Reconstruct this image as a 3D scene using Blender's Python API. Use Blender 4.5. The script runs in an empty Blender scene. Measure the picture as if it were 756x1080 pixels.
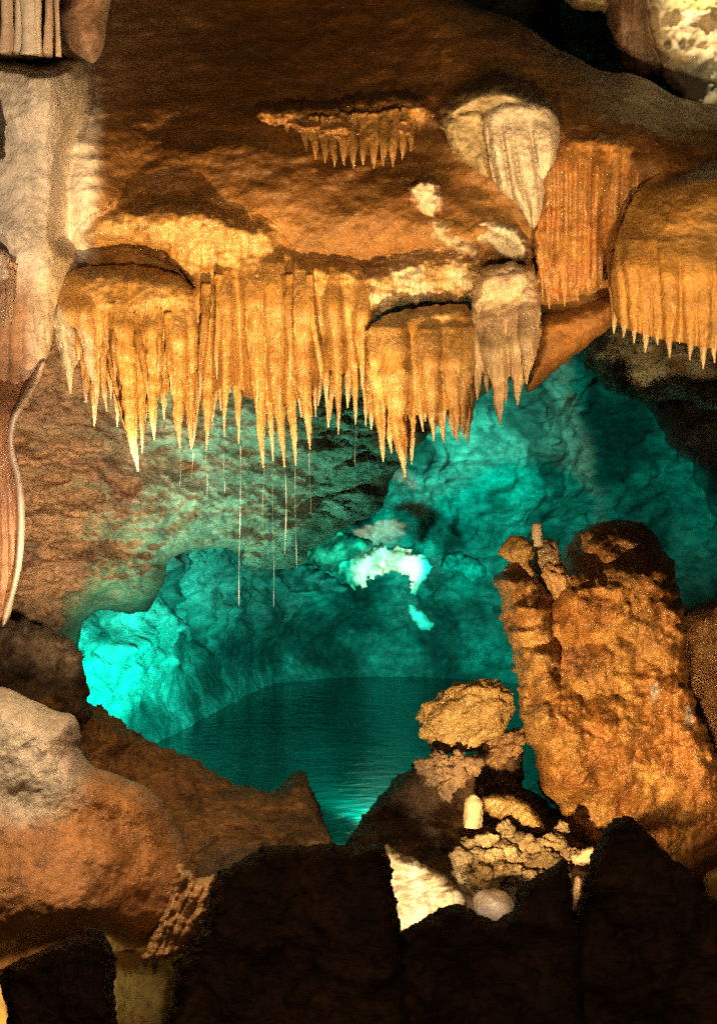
import bpy, math, random
import numpy as np
random.seed(7)
RS = np.random.RandomState(11)
scene = bpy.context.scene
C = scene.collection
F = 1500.0; CX = 378.0; CY = 540.0; CZ = 2.2      # view geometry of the photograph; water level is z = 0

def P(px, py, D):
    px = np.asarray(px, float); py = np.asarray(py, float); D = np.asarray(D, float)
    return np.stack(np.broadcast_arrays((px-CX)/F*D, D, CZ+(CY-py)/F*D), -1)

# ------------------------------------------------------------------ noise
PERM = RS.permutation(256); PERM = np.concatenate([PERM, PERM, PERM]).astype(np.int64)
G = RS.normal(size=(256, 3)); G /= np.linalg.norm(G, axis=1)[:, None]
def perlin(p):
    i = np.floor(p).astype(np.int64); f = p-i; i &= 255
    u = f*f*f*(f*(f*6-15)+10)
    def g(dx, dy, dz):
        h = PERM[PERM[PERM[(i[..., 0]+dx) & 255]+((i[..., 1]+dy) & 255)]+((i[..., 2]+dz) & 255)]
        gr = G[h]
        return gr[..., 0]*(f[..., 0]-dx)+gr[..., 1]*(f[..., 1]-dy)+gr[..., 2]*(f[..., 2]-dz)
    def L(a, b, t): return a+(b-a)*t
    x0 = L(g(0,0,0), g(1,0,0), u[..., 0]); x1 = L(g(0,1,0), g(1,1,0), u[..., 0])
    x2 = L(g(0,0,1), g(1,0,1), u[..., 0]); x3 = L(g(0,1,1), g(1,1,1), u[..., 0])
    return L(L(x0, x1, u[..., 1]), L(x2, x3, u[..., 1]), u[..., 2])*1.6
def fbm(p, s, o=4, st=(1, 1, 1), gain=0.5, off=0.0):
    q = p/(np.array(st)*s)+off
    a = 1.0; r = 0
    for k in range(o):
        r = r+a*perlin(q); q = q*2.03+17.3; a *= gain
    return r
def ridged(p, s, o=3, st=(1, 1, 1), off=0.0):
    q = p/(np.array(st)*s)+off
    a = 1.0; r = 0
    for k in range(o):
        r = r+a*(1-2*np.abs(perlin(q))); q = q*2.1+9.1; a *= 0.5
    return r-0.8
JIT = RS.rand(256, 3)
def lumps(p, s, st=(1, 1, 1), off=0.0):
    """rounded lumps: 1 at a lump's middle, 0 in the creases between"""
    q = p/(np.array(st)*s)+off
    i = np.floor(q).astype(np.int64); best = np.full(q.shape[:-1], 9.0)
    for dx in (-1, 0, 1):
        for dy in (-1, 0, 1):
            for dz in (-1, 0, 1):
                n = i+np.array([dx, dy, dz]); m = n & 255
                h = PERM[PERM[PERM[m[..., 0]]+m[..., 1]]+m[..., 2]]
                d = n+JIT[h]-q
                best = np.minimum(best, (d*d).sum(-1))
    return np.clip(1-best*1.1, 0, 1)
def sstep(a, b, x):
    t = np.clip((x-a)/(b-a+1e-9), 0, 1); return t*t*(3-2*t)

# ------------------------------------------------------------------ objects
def tag(o, label=None, cat=None, group=None, kind=None):
    if label: o['label'] = label
    if cat: o['category'] = cat
    if group: o['group'] = group
    if kind: o['kind'] = kind
    return o
def thing(name, label, cat, loc, group=None):
    o = bpy.data.objects.new(name, None); C.objects.link(o)
    o.empty_display_size = 0.1
    o.location = [float(v) for v in loc]; o['loc'] = 0
    del o['loc']
    return tag(o, label, cat, group)
def mesh(name, V, quads, mat, parent=None, col=None, tris=None):
    V = np.asarray(V, float).reshape(-1, 3).copy()
    org = np.array(parent.location) if parent is not None else V.mean(0)*0
    if parent is not None and parent.parent is not None: org = org+np.array(parent.parent.location)
    own = V.mean(0) if parent is None else org
    V = V-own
    me = bpy.data.meshes.new(name)
    me.vertices.add(len(V)); me.vertices.foreach_set('co', V.astype(np.float32).ravel())
    q = np.asarray(quads, np.int32).reshape(-1, 4) if len(quads) else np.zeros((0, 4), np.int32)
    t = np.asarray(tris, np.int32).reshape(-1, 3) if tris is not None and len(tris) else np.zeros((0, 3), np.int32)
    nl = q.size+t.size
    me.loops.add(nl); me.loops.foreach_set('vertex_index', np.concatenate([q.ravel(), t.ravel()]))
    me.polygons.add(len(q)+len(t))
    st = np.concatenate([np.arange(len(q))*4, q.size+np.arange(len(t))*3]).astype(np.int32)
    me.polygons.foreach_set('loop_start', st)
    me.polygons.foreach_set('use_smooth', np.ones(len(st), bool))
    me.update(calc_edges=True); me.validate()
    if col is None: col = np.tile([0.3, 0.2, 0.1], (len(V), 1))
    col = np.asarray(col, float)
    if col.ndim == 1: col = np.tile(col, (len(V), 1))
    a = me.attributes.new('col', 'FLOAT_COLOR', 'POINT')
    a.data.foreach_set('color', np.concatenate([np.clip(col, 0, 1), np.ones((len(V), 1))], 1).astype(np.float32).ravel())
    me.materials.append(mat)
    o = bpy.data.objects.new(name, me); C.objects.link(o)
    if parent is None: o.location = own
    else: o.parent = parent
    return o

# ------------------------------------------------------------------ materials
def rock_mat(name, grain=0.006, lump=0.03, st=(1, 1, 1), bump=0.6, rough=(0.3, 0.6), spec=0.5, coat=0.0, var=0.45, dirt=0.5, bd=0.009, ld=0.014):
    m = bpy.data.materials.new(name); m.use_nodes = True
    nt = m.node_tree; N = nt.nodes; L = nt.links
    bs = N['Principled BSDF']
    geo = N.new('ShaderNodeNewGeometry')
    mp = N.new('ShaderNodeMapping'); mp.vector_type = 'POINT'
    mp.inputs['Scale'].default_value = [1/s for s in st]
    L.new(geo.outputs['Position'], mp.inputs['Vector'])
    def noise(scale, detail=4, rg=0.6, dist=0.0):
        n = N.new('ShaderNodeTexNoise'); n.inputs['Scale'].default_value = 1/scale
        n.inputs['Detail'].default_value = detail; n.inputs['Roughness'].default_value = rg
        n.inputs['Distortion'].default_value = dist
        L.new(mp.outputs['Vector'], n.inputs['Vector']); return n
    att = N.new('ShaderNodeAttribute'); att.attribute_name = 'col'
    n1 = noise(grain*3.2, 6, 0.78); n2 = noise(lump*4, 6, 0.65, 0.6)
    r1 = N.new('ShaderNodeMapRange'); r1.inputs['From Min'].default_value = 0.32; r1.inputs['From Max'].default_value = 0.68
    r1.inputs['To Min'].default_value = 1-var; r1.inputs['To Max'].default_value = 1+var*0.55
    L.new(n1.outputs['Fac'], r1.inputs['Value'])
    r2 = N.new('ShaderNodeMapRange'); r2.inputs['From Min'].default_value = 0.35; r2.inputs['From Max'].default_value = 0.6
    r2.inputs['To Min'].default_value = 1-dirt; r2.inputs['To Max'].default_value = 1.05
    L.new(n2.outputs['Fac'], r2.inputs['Value'])
    mu = N.new('ShaderNodeMath'); mu.operation = 'MULTIPLY'; L.new(r1.outputs[0], mu.inputs[0]); L.new(r2.outputs[0], mu.inputs[1])
    vm = N.new('ShaderNodeVectorMath'); vm.operation = 'SCALE'
    L.new(att.outputs['Color'], vm.inputs[0]); L.new(mu.outputs[0], vm.inputs['Scale'])
    L.new(vm.outputs['Vector'], bs.inputs['Base Color'])
    rr = N.new('ShaderNodeMapRange'); rr.inputs['From Min'].default_value = 0.35; rr.inputs['From Max'].default_value = 0.65
    rr.inputs['To Min'].default_value = rough[0]; rr.inputs['To Max'].default_value = rough[1]
    L.new(n2.outputs['Fac'], rr.inputs['Value']); L.new(rr.outputs[0], bs.inputs['Roughness'])
    bs.inputs['Specular IOR Level'].default_value = spec
    bs.inputs['Coat Weight'].default_value = coat; bs.inputs['Coat Roughness'].default_value = 0.2
    nl = noise(lump, 5, 0.66, 0.4); ng = noise(grain*1.5, 4, 0.75)
    b1 = N.new('ShaderNodeBump'); b1.inputs['Strength'].default_value = bump; b1.inputs['Distance'].default_value = ld
    L.new(nl.outputs['Fac'], b1.inputs['Height'])
    b2 = N.new('ShaderNodeBump'); b2.inputs['Strength'].default_value = bump; b2.inputs['Distance'].default_value = bd
    L.new(ng.outputs['Fac'], b2.inputs['Height']); L.new(b1.outputs[0], b2.inputs['Normal'])
    L.new(b2.outputs[0], bs.inputs['Normal'])
    if coat: L.new(b2.outputs[0], bs.inputs['Coat Normal'])
    return m
M = {
 'flow': rock_mat('wet_flowstone', 0.008, 0.035, bump=0.8, rough=(0.34, 0.6), spec=0.45, var=0.36, dirt=0.30, coat=0.18),
 'drape': rock_mat('ribbed_dripstone', 0.0075, 0.022, (1, 1, 4.5), bump=0.9, rough=(0.2, 0.45), spec=0.8, coat=0.25, var=0.3, dirt=0.3),
 'pale': rock_mat('pale_calcite', 0.009, 0.05, bump=0.5, rough=(0.45, 0.7), spec=0.4, var=0.14, dirt=0.18),
 'column': rock_mat('grainy_pale_flowstone', 0.007, 0.03, (1, 1, 1.5), bump=0.8, rough=(0.35, 0.6), spec=0.5, var=0.28, dirt=0.28),
 'rough': rock_mat('rough_limestone', 0.012, 0.05, (1, 1, 0.8), bump=0.9, rough=(0.55, 0.85), spec=0.3, var=0.5, dirt=0.6, bd=0.008, ld=0.03),
 'strata': rock_mat('layered_limestone', 0.02, 0.12, (1, 1, 0.35), bump=0.9, rough=(0.5, 0.8), spec=0.3, var=0.4, dirt=0.5, bd=0.012, ld=0.05),
 'wall': rock_mat('cave_wall_limestone', 0.022, 0.12, (1, 1, 0.7), bump=1.0, rough=(0.5, 0.8), spec=0.35, var=0.35, dirt=0.45, bd=0.02, ld=0.06),
 'lump': rock_mat('lumpy_wet_stone', 0.008, 0.04, bump=0.8, rough=(0.25, 0.5), spec=0.7, var=0.4, dirt=0.4, bd=0.009, ld=0.02),
}
def water_mat():
    m = bpy.data.materials.new('still_pool_water'); m.use_nodes = True
    N = m.node_tree.nodes; L = m.node_tree.links; bs = N['Principled BSDF']
    geo = N.new('ShaderNodeNewGeometry')
    mp = N.new('ShaderNodeMapping'); mp.inputs['Scale'].default_value = (1.0, 1.5, 1.0); L.new(geo.outputs['Position'], mp.inputs['Vector'])
    n = N.new('ShaderNodeTexNoise'); n.inputs['Scale'].default_value = 3.2; n.inputs['Detail'].default_value = 5; n.inputs['Distortion'].default_value = 1.0
    L.new(mp.outputs[0], n.inputs['Vector'])
    b = N.new('ShaderNodeBump'); b.inputs['Strength'].default_value = 0.6; b.inputs['Distance'].default_value = 0.03
    L.new(n.outputs['Fac'], b.inputs['Height']); L.new(b.outputs[0], bs.inputs['Normal'])
    n2 = N.new('ShaderNodeTexNoise'); n2.inputs['Scale'].default_value = 0.8; n2.inputs['Detail'].default_value = 5; L.new(mp.outputs[0], n2.inputs['Vector'])
    cr = N.new('ShaderNodeValToRGB'); cr.color_ramp.elements[0].position = 0.35; cr.color_ramp.elements[0].color = (0.0, 0.03, 0.028, 1)
    cr.color_ramp.elements[1].position = 0.7; cr.color_ramp.elements[1].color = (0.003, 0.08, 0.065, 1)
    L.new(n2.outputs['Fac'], cr.inputs[0]); L.new(cr.outputs[0], bs.inputs['Base Color'])
    bs.inputs['Roughness'].default_value = 0.06; bs.inputs['IOR'].default_value = 1.33
    return m
M['water'] = water_mat()
def drip_mat():
    m = bpy.data.materials.new('falling_water'); m.use_nodes = True
    bs = m.node_tree.nodes['Principled BSDF']
    bs.inputs['Base Color'].default_value = (0.75, 0.95, 1.0, 1); bs.inputs['Roughness'].default_value = 0.15
    bs.inputs['Alpha'].default_value = 0.17
    return m
M['drip'] = drip_mat()

# ------------------------------------------------------------------ surface builders
def poly_sd(px, py, poly):
    p = np.array(poly, float); q = np.roll(p, -1, 0)
    d = np.full(px.shape, 1e18); ins = np.zeros(px.shape, bool)
    for a, b in zip(p, q):
        e = b-a; wx = px-a[0]; wy = py-a[1]
        t = np.clip((wx*e[0]+wy*e[1])/(e@e+1e-9), 0, 1)
        dx = wx-e[0]*t; dy = wy-e[1]*t
        d = np.minimum(d, dx*dx+dy*dy)
        c = ((a[1] <= py) & (b[1] > py)) | ((b[1] <= py) & (a[1] > py))
        xs = a[0]+(py-a[1])/(b[1]-a[1]+1e-12)*e[0]
        ins ^= c & (px < xs)
    return np.where(ins, 1, -1)*np.sqrt(d)
def smooth_poly(poly, n=2):
    p = np.array(poly, float)
    for _ in range(n):
        q = np.roll(p, -1, 0)
        p = np.stack([0.75*p+0.25*q, 0.25*p+0.75*q], 1).reshape(-1, 2)
    return p
def bump(PX, PY, b):
    cx, cy, rx, ry, a = b[:5]; an = math.radians(b[5]) if len(b) > 5 else 0
    dx = PX-cx; dy = PY-cy
    u = (dx*math.cos(an)+dy*math.sin(an))/rx; v = (-dx*math.sin(an)+dy*math.cos(an))/ry
    return a*np.exp(-(u*u+v*v)*1.2)
def flutes(PX, PY, w, seed=0.0, slant=0.0):
    """rounded ribs running down; returns 0 in the creases, 1 on the crest"""
    q = np.stack([PX/60.0, PY/220.0, np.full_like(PX, seed+0.5)], -1)
    u = (PX+slant*PY)/w+1.3*perlin(q)+0.35*perlin(q*np.array([4.0, 1.5, 1])+5)
    f = u-np.floor(u); c = np.sqrt(np.clip(1-(2*f-1)**2, 0, 1))
    k = np.floor(u); rnd = np.sin(k*12.9898+seed)*43758.5453; rnd = rnd-np.floor(rnd)
    return c*(0.55+0.45*rnd)
def colmix(base, p, spots=(), PX=None, PY=None, nz=0.25, s=0.35, sec=None, off=0.0):
    c = np.tile(np.array(base, float), (p.shape[0], 1))
    if sec is not None:
        t = sstep(-0.25, 0.45, fbm(p, s, 4, off=off))[:, None]; c = c*(1-t)+np.array(sec)*t
    for (cx, cy, rx, ry, colr, k) in spots:
        d = np.sqrt(((PX-cx)/rx)**2+((PY-cy)/ry)**2)+0.35*fbm(p, 0.25, 3, off=cx)
        t = (k*(1-sstep(0.6, 1.15, d)))[:, None]; c = c*(1-t)+np.array(colr)*t
    return c*(1+nz*fbm(p, 0.09, 3, off=3.3))[:, None]

def spike_path(rx, ry, tx, ty, D, w, Dtip=None, blunt=0.0):
    sd = (rx*7.13+ry*3.7) % 50
    L = ty-ry; n = max(14, int(L/2.4)); t = np.linspace(0, 1, n)
    bx = 0.015*L*np.sin(t*4+sd)*t*(1-t)*3+1.0*np.sin(t*11+sd*2)*t*(1-t)*2
    px = rx+(tx-rx)*t**1.15+bx; py = ry+L*t
    Dt = D if Dtip is None else Dtip
    d = D+(Dt-D)*t
    prof = (1-t**2.3)**0.72*(0.62+0.38*(1-t))*1.38
    prof = prof*(1+0.08*np.sin(t*L/9+sd)*(1-t)+0.05*np.sin(t*L/4.3+sd*2))
    prof = np.maximum(prof, 0.10)
    if blunt: prof = np.maximum(prof, blunt*np.sqrt(np.clip((1-t)*8, 0, 1)))
    return t, px, py, d, prof*w/2/F*D, sd

def sheet(name, poly, D, mat, parent=None, cell=2.0, roll=18, thick=0.25, skirt=0.5, inw=6, edge=(3.0, 18.0), bumps=(), fl=None,
          nz=((0.3, 0.03, 4),), lum=None, rid=None, col=(0.3, 0.2, 0.1), sec=None, spots=(), smooth=2, cs=0.35, cn=0.25, st=(1, 1, 1), extra=None, off=0.0, ribs=None, merge=None, grit=0.0035):
    """A rock surface whose outline, base distance and relief are given; its rim rolls back and runs on into the rock behind."""
    pl = smooth_poly(poly, smooth) if smooth else np.array(poly, float)
    x0, y0 = pl.min(0)-12; x1, y1 = pl.max(0)+12
    gx = np.arange(x0, x1+cell, cell); gy = np.arange(y0, y1+cell, cell)
    PX, PY = np.meshgrid(gx, gy)
    sd = poly_sd(PX, PY, pl)
    q = np.stack([PX/edge[1], PY/edge[1], np.full_like(PX, off+0.3)], -1)
    sd = sd+edge[0]*(perlin(q)+0.5*perlin(q*2.3+4))
    gyy, gxx = np.gradient(sd, cell); gm = np.sqrt(gxx**2+gyy**2)+1e-6; gxx /= gm; gyy /= gm
    keepv = sd > -cell*0.95
    cellk = keepv[:-1, :-1] & keepv[1:, :-1] & keepv[:-1, 1:] & keepv[1:, 1:] & ((sd[:-1, :-1] > 0) | (sd[1:, 1:] > 0) | (sd[1:, :-1] > 0) | (sd[:-1, 1:] > 0))
    neg = sd < 0
    PXs = np.where(neg, PX-gxx*sd, PX); PYs = np.where(neg, PY-gyy*sd, PY); sds = np.where(neg, 0, sd)
    idx = np.arange(PX.size).reshape(PX.shape)
    q4 = np.stack([idx[:-1, :-1], idx[1:, :-1], idx[1:, 1:], idx[:-1, 1:]], -1)[cellk]
    used = np.unique(q4); rem = np.full(PX.size, -1); rem[used] = np.arange(len(used)); q4 = rem[q4]
    px = PXs.ravel()[used]; py = PYs.ravel()[used]; s = sds.ravel()[used]; nx = gxx.ravel()[used]; ny = gyy.ravel()[used]
    D0 = D(px, py) if callable(D) else np.full(px.shape, float(D))
    p0 = P(px, py, D0)
    t = np.clip(s/roll, 0, 1)
    d = D0+thick*(1-np.sqrt(np.clip(1-(1-t)**2, 0, 1)))
    for b in bumps: d = d-bump(px, py, b)
    if fl:
        for f_ in (fl if isinstance(fl, list) else [fl]):
            w, a, ya, yb = f_[:4]; sl = f_[4] if len(f_) > 4 else 0
            d = d-a*flutes(px, py, w, off+w, sl)*sstep(ya, yb, py)
    for (sc, am, oc) in tuple(nz)+((0.032, grit, 3),): d = d-am*fbm(p0, sc, oc, st, off=off)
    if lum:
        for (sc, am) in lum:
            wp = p0+0.3*sc*np.stack([fbm(p0, sc, 2, off=1), fbm(p0, sc, 2, off=5), fbm(p0, sc, 2, off=9)], -1)
            d = d-am*lumps(wp, sc, st, off=off)
    if rid:
        for (sc, am) in rid: d = d-am*ridged(p0, sc, 4, st, off=off)
    if ribs:
        lst, Dr, jt, gold_ = ribs
        u_ = np.full_like(px, 99.0)
        for k, r_ in enumerate(lst):
            dd = Dr+(r_[5] if len(r_) > 5 else jt*math.sin(k*2.3))
            t_, sx, sy, sdp, sr, _ = spike_path(*r_[:4], dd, r_[4])
            cx_ = np.interp(py, sy, sx); rr_ = np.interp(py, sy, sr)*1.08; dp = np.interp(py, sy, sdp)
            dx = np.abs(px-cx_)/F*dp; hh = dp-np.sqrt(np.clip(rr_**2-dx**2, 0, 1))+np.clip(dx-rr_, 0, 9)*2.5
            hh = hh+0.14*sstep(sy[0]+34, sy[0]-26, py)+np.maximum(0, sy[0]-5-py)*0.006+9*(py > sy[-1])
            u_ = np.minimum(u_, hh)
        kk = 0.045; hb = np.clip(0.5+0.5*(d-u_)/kk, 0, 1); d = d*(1-hb)+u_*hb-kk*hb*(1-hb)
    if extra is not None: d = d+extra(px, py, p0)
    if merge:
        fn, mm, yl = merge
        wm = sstep(0, mm, s); wm = wm+(1-wm)*sstep(yl-12, yl+12, py)
        sf = fn(px, py)-0.004; d = sf*(1-wm)+d*wm
    V = P(px, py, d)
    if callable(col): cl = col(px, py, p0)
    else: cl = colmix(col, p0, spots, px, py, cn, cs, sec, off)
    if merge:
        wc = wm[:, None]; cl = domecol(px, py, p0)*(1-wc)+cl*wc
    # skirt
    e = np.concatenate([q4[:, [0, 1]], q4[:, [1, 2]], q4[:, [2, 3]], q4[:, [3, 0]]])
    es = np.sort(e, 1); key = es[:, 0].astype(np.int64)*len(px)+es[:, 1]
    u, inv, cnt = np.unique(key, return_inverse=True, return_counts=True)
    be = e[cnt[inv] == 1]; bv = np.unique(be); n = len(px)
    lay = np.full(n, -1); Vs = [V]; Cs = [cl]; Q = [q4]; prev = np.arange(n)
    base = n
    for j, fr in enumerate((0.15, 0.5, 1.0)):
        mp = np.full(n, -1); mp[bv] = base+np.arange(len(bv)); base += len(bv)
        off_in = inw*(fr**1.2)
        Vs.append(P(px[bv]+nx[bv]*off_in, py[bv]+ny[bv]*off_in, d[bv]+skirt*fr)); Cs.append(cl[bv]*0.8)
        Q.append(np.stack([be[:, 1]*0+prev[be[:, 1]], prev[be[:, 0]], mp[be[:, 0]], mp[be[:, 1]]], 1)); prev = mp
    return mesh(name, np.concatenate(Vs), np.concatenate(Q)[:, ::-1], mat, parent, np.concatenate(Cs))

def tube_rings(path, rad, seg, seed=0.0, flute=0.12, nf=4, grain=0.05, gs=0.03, cap=True):
    """closed tapered body along a 3-D path (n,3) with radii (n,)"""
    path = np.asarray(path, float); n = len(path)
    T = np.gradient(path, axis=0); T /= np.linalg.norm(T, axis=1)[:, None]+1e-9
    ref = np.array([0, 1.0, 0]); 
    A = np.cross(T, ref); A /= np.linalg.norm(A, axis=1)[:, None]+1e-9
    B = np.cross(T, A)
    th = np.linspace(0, 2*np.pi, seg, endpoint=False)
    tt = np.linspace(0, 1, n)[:, None]
    r = rad[:, None]*(1+flute*np.cos(nf*th[None]+seed+1.5*np.sin(tt*3+seed))+flute*0.6*np.cos((nf+3)*th[None]+seed*3+tt*2))
    V = path[:, None]+r[..., None]*(np.cos(th)[None, :, None]*A[:, None]+np.sin(th)[None, :, None]*B[:, None])
    nn = fbm(V.reshape(-1, 3), gs, 3, (1, 1, 1.6), off=seed).reshape(n, seg)
    V = V+(grain*nn*rad[:, None])[..., None]*(np.cos(th)[None, :, None]*A[:, None]+np.sin(th)[None, :, None]*B[:, None])
    V = V.reshape(-1, 3)
    i = np.arange(n-1)[:, None]*seg; j = np.arange(seg)[None]; j2 = (j+1) % seg
    q = np.stack([i+j, i+j2, i+seg+j2, i+seg+j], -1).reshape(-1, 4)
    tris = []
    if cap:
        V = np.concatenate([V, path[:1], path[-1:]]); a = n*seg; b = a+1
        for k in range(seg):
            tris.append((a, (k+1) % seg, k)); tris.append((b, (n-1)*seg+k, (n-1)*seg+(k+1) % seg))
    return V, q, tris

GOLD = (0.42, 0.215, 0.055); GOLD2 = (0.50, 0.29, 0.10); CREAM = (0.62, 0.50, 0.34); PALE = (0.60, 0.49, 0.365); BROWN = (0.13, 0.055, 0.018)
PINK = (0.52, 0.36, 0.24); ORANGE = (0.42, 0.17, 0.04); DARK = (0.05, 0.028, 0.014)

def stalactite(parent, rx, ry, tx, ty, D, w, col=GOLD, tipcol=CREAM, Dtip=None, blunt=0.0, mat=None):
    """root (rx,ry) to tip (tx,ty) in photo pixels, w = width at the root in photo pixels"""
    L0 = w > 8; t, px, py, d, r, sd = spike_path(rx, ry, tx, ty, D, w, Dtip, blunt)
    d = d+0.16*(1-sstep(0.0, 46.0, py-py[0]))*(1 if L0 else 0.4)
    V, q, tr = tube_rings(P(px, py, d), r, 22, sd, 0.15, 3+int(sd) % 3, 0.26, 0.025)
    tt = np.concatenate([np.repeat(t, 22), [0, 1]])
    k = (sstep(0.72, 1.0, tt)*0.8)[:, None]
    c = np.array(col)*(1-k)+np.array(tipcol)*k  # cream calcite tips; light from below is also put into this paler colour
    c = c*(1+0.22*fbm(V, 0.07, 3, (1, 1, 3), off=sd))[:, None]
    return mesh('stalactite', V, q, mat or M['drape'], parent, c, tr)

def row(parent, lst, D, col=GOLD, tipcol=CREAM, jit=0.08):
    for k, s in enumerate(lst):
        rx, ry, tx, ty, w = s[:5]
        dd = D+(s[5] if len(s) > 5 else jit*math.sin(k*2.3))
        cc = s[6] if len(s) > 6 else col
        f = 0.85+0.3*((k*37) % 11)/10
        stalactite(parent, rx, ry, tx, ty, dd, w, tuple(v*f for v in cc), tipcol)

def backrow(parent, xa, xb, y, step, yr, D, seed):
    r = random.Random(seed); x = xa
    while x < xb:
        w = r.uniform(11, 19)
        stalactite(parent, x, y+r.uniform(-8, 8), x+r.uniform(-3, 3), r.uniform(*yr), D+r.uniform(-.03, .05), w, (0.36, 0.18, 0.045))
        x += step*r.uniform(.7, 1.2)

def boulder(name, px, py, D, r, mat, col, parent=None, amp=0.18, s=0.6, lum_s=None, sub=5, seed=0.0, sec=None, rot=0.0):
    """solid stone, r = radii in photo pixels (across, deep, high)"""
    import bmesh
    bm = bmesh.new(); bmesh.ops.create_icosphere(bm, subdivisions=sub, radius=1.0)
    V = np.array([v.co[:] for v in bm.verts]); T = np.array([[v.index for v in f.verts] for f in bm.faces]); bm.free()
    h = 1+amp*fbm(V, s, 5, off=seed)
    if lum_s: h = h+0.16*lumps(V, lum_s, off=seed)-0.08
    W = V*h[:, None]*np.array(r)/F*D
    ca, sa = math.cos(rot), math.sin(rot)
    W = np.stack([W[:, 0]*ca-W[:, 2]*sa, W[:, 1], W[:, 0]*sa+W[:, 2]*ca], -1)
    W = W+P(px, py, D)
    return mesh(name, W, [], mat, parent, colmix(col, W, nz=0.2, sec=sec, s=0.08, off=seed), T)

# ================================================================== SETTING
def curve_interp(pts, n):
    p = np.array(pts, float)
    d = np.concatenate([[0], np.cumsum(np.linalg.norm(np.diff(p, axis=0), axis=1))])
    s = np.linspace(0, d[-1], n)
    q = np.stack([np.interp(s, d, p[:, k]) for k in range(p.shape[1])], -1)
    ker = np.hanning(31); ker /= ker.sum()
    for k in range(q.shape[1]):
        a = np.concatenate([np.full(15, q[0, k]), q[:, k], np.full(15, q[-1, k])]); q[:, k] = np.convolve(a, ker, 'valid')
    return q

# the wall round the pool
pl = curve_interp([(-7, 4), (-5.2, 8), (-3.4, 10.6), (-2.55, 12.3), (-2.05, 13.9), (-1.33, 18.3), (-0.3, 19.2), (0.9, 19.2), (2.2, 18.4), (4.2, 16.8), (6.2, 14.0), (7.5, 10), (9, 5)], 900)
zz = np.linspace(-1.0, 9.0, 420)
S, Z = np.meshgrid(np.arange(len(pl)), zz)
X = pl[S, 0]; Y = pl[S, 1]
T = np.gradient(pl, axis=0); T /= np.linalg.norm(T, axis=1)[:, None]; NX = T[S, 1]; NY = -T[S, 0]     # towards the pool
p0 = np.stack([X, Y, Z], -1).reshape(-1, 3)
over = np.clip(Z-2.6, 0, 9)**1.25*0.45
disp = 0.42*fbm(p0, 1.9, 6, gain=0.55)+0.12*lumps(p0, 0.9)+0.04*lumps(p0, 0.3)+0.13*ridged(p0, 0.9, 4, (1, 1, 0.6))+0.045*ridged(p0, 0.33, 4, (1, 1, 0.7), off=4)
disp = disp.reshape(Z.shape)*sstep(-0.1, 1.2, Z)+0.04*fbm(p0, 0.4, 3).reshape(Z.shape)+0.25*(1-sstep(-0.2, 0.5, Z))+over
V = np.stack([X+NX*disp, Y+NY*disp, Z], -1).reshape(-1, 3)
ii = np.arange(V.shape[0]).reshape(Z.shape)
q = np.stack([ii[:-1, :-1], ii[:-1, 1:], ii[1:, 1:], ii[1:, :-1]], -1).reshape(-1, 4)
cc = colmix((0.42, 0.40, 0.34), p0, nz=0.5, sec=(0.13, 0.12, 0.10), s=0.9)
o = mesh('cave_wall', V, q, M['wall'], None, cc); tag(o, kind='structure')

# the dark rest of the chamber
th = np.linspace(0, 2*np.pi, 97); ph = np.linspace(-np.pi/2, np.pi/2, 49)
TH, PH = np.meshgrid(th, ph)
R0 = 1+0.06*fbm(np.stack([np.cos(TH)*np.cos(PH), np.sin(TH)*np.cos(PH), np.sin(PH)], -1), 0.3, 4)
V = np.stack([R0*16*np.cos(TH)*np.cos(PH), 9+R0*20*np.sin(TH)*np.cos(PH), 2+R0*11*np.sin(PH)], -1).reshape(-1, 3)
ii = np.arange(V.shape[0]).reshape(TH.shape)
q = np.stack([ii[:-1, :-1], ii[1:, :-1], ii[1:, 1:], ii[:-1, 1:]], -1).reshape(-1, 4)
o = mesh('cave_ceiling', V, q, M['rough'], None, colmix((0.10, 0.07, 0.045), V, nz=0.3)); tag(o, kind='structure')
# ground
gx, gy = np.meshgrid(np.linspace(-14, 14, 220), np.linspace(-10, 27, 260))
gp = np.stack([gx, gy, gx*0], -1).reshape(-1, 3)
gz = -1.1+0.35*fbm(gp, 1.5, 5)+1.4*(1-sstep(4.5, 8.5, gp[:, 1]+0.1*np.abs(gp[:, 0])))
V = np.stack([gp[:, 0], gp[:, 1], gz], -1); ii = np.arange(len(V)).reshape(gx.shape)
q = np.stack([ii[:-1, :-1], ii[:-1, 1:], ii[1:, 1:], ii[1:, :-1]], -1).reshape(-1, 4)
o = mesh('ground', V, q, M['rough'], None, colmix((0.10, 0.07, 0.04), V, nz=0.3)); tag(o, kind='structure')
# water
gx, gy = np.meshgrid(np.linspace(-7, 8, 60), np.linspace(7.6, 21, 60))
V = np.stack([gx, gy, gx*0], -1).reshape(-1, 3); ii = np.arange(len(V)).reshape(gx.shape)
q = np.stack([ii[:-1, :-1], ii[:-1, 1:], ii[1:, 1:], ii[1:, :-1]], -1).reshape(-1, 4)
o = mesh('pool_water', V, q, M['water'], None); tag(o, kind='structure')

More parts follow.
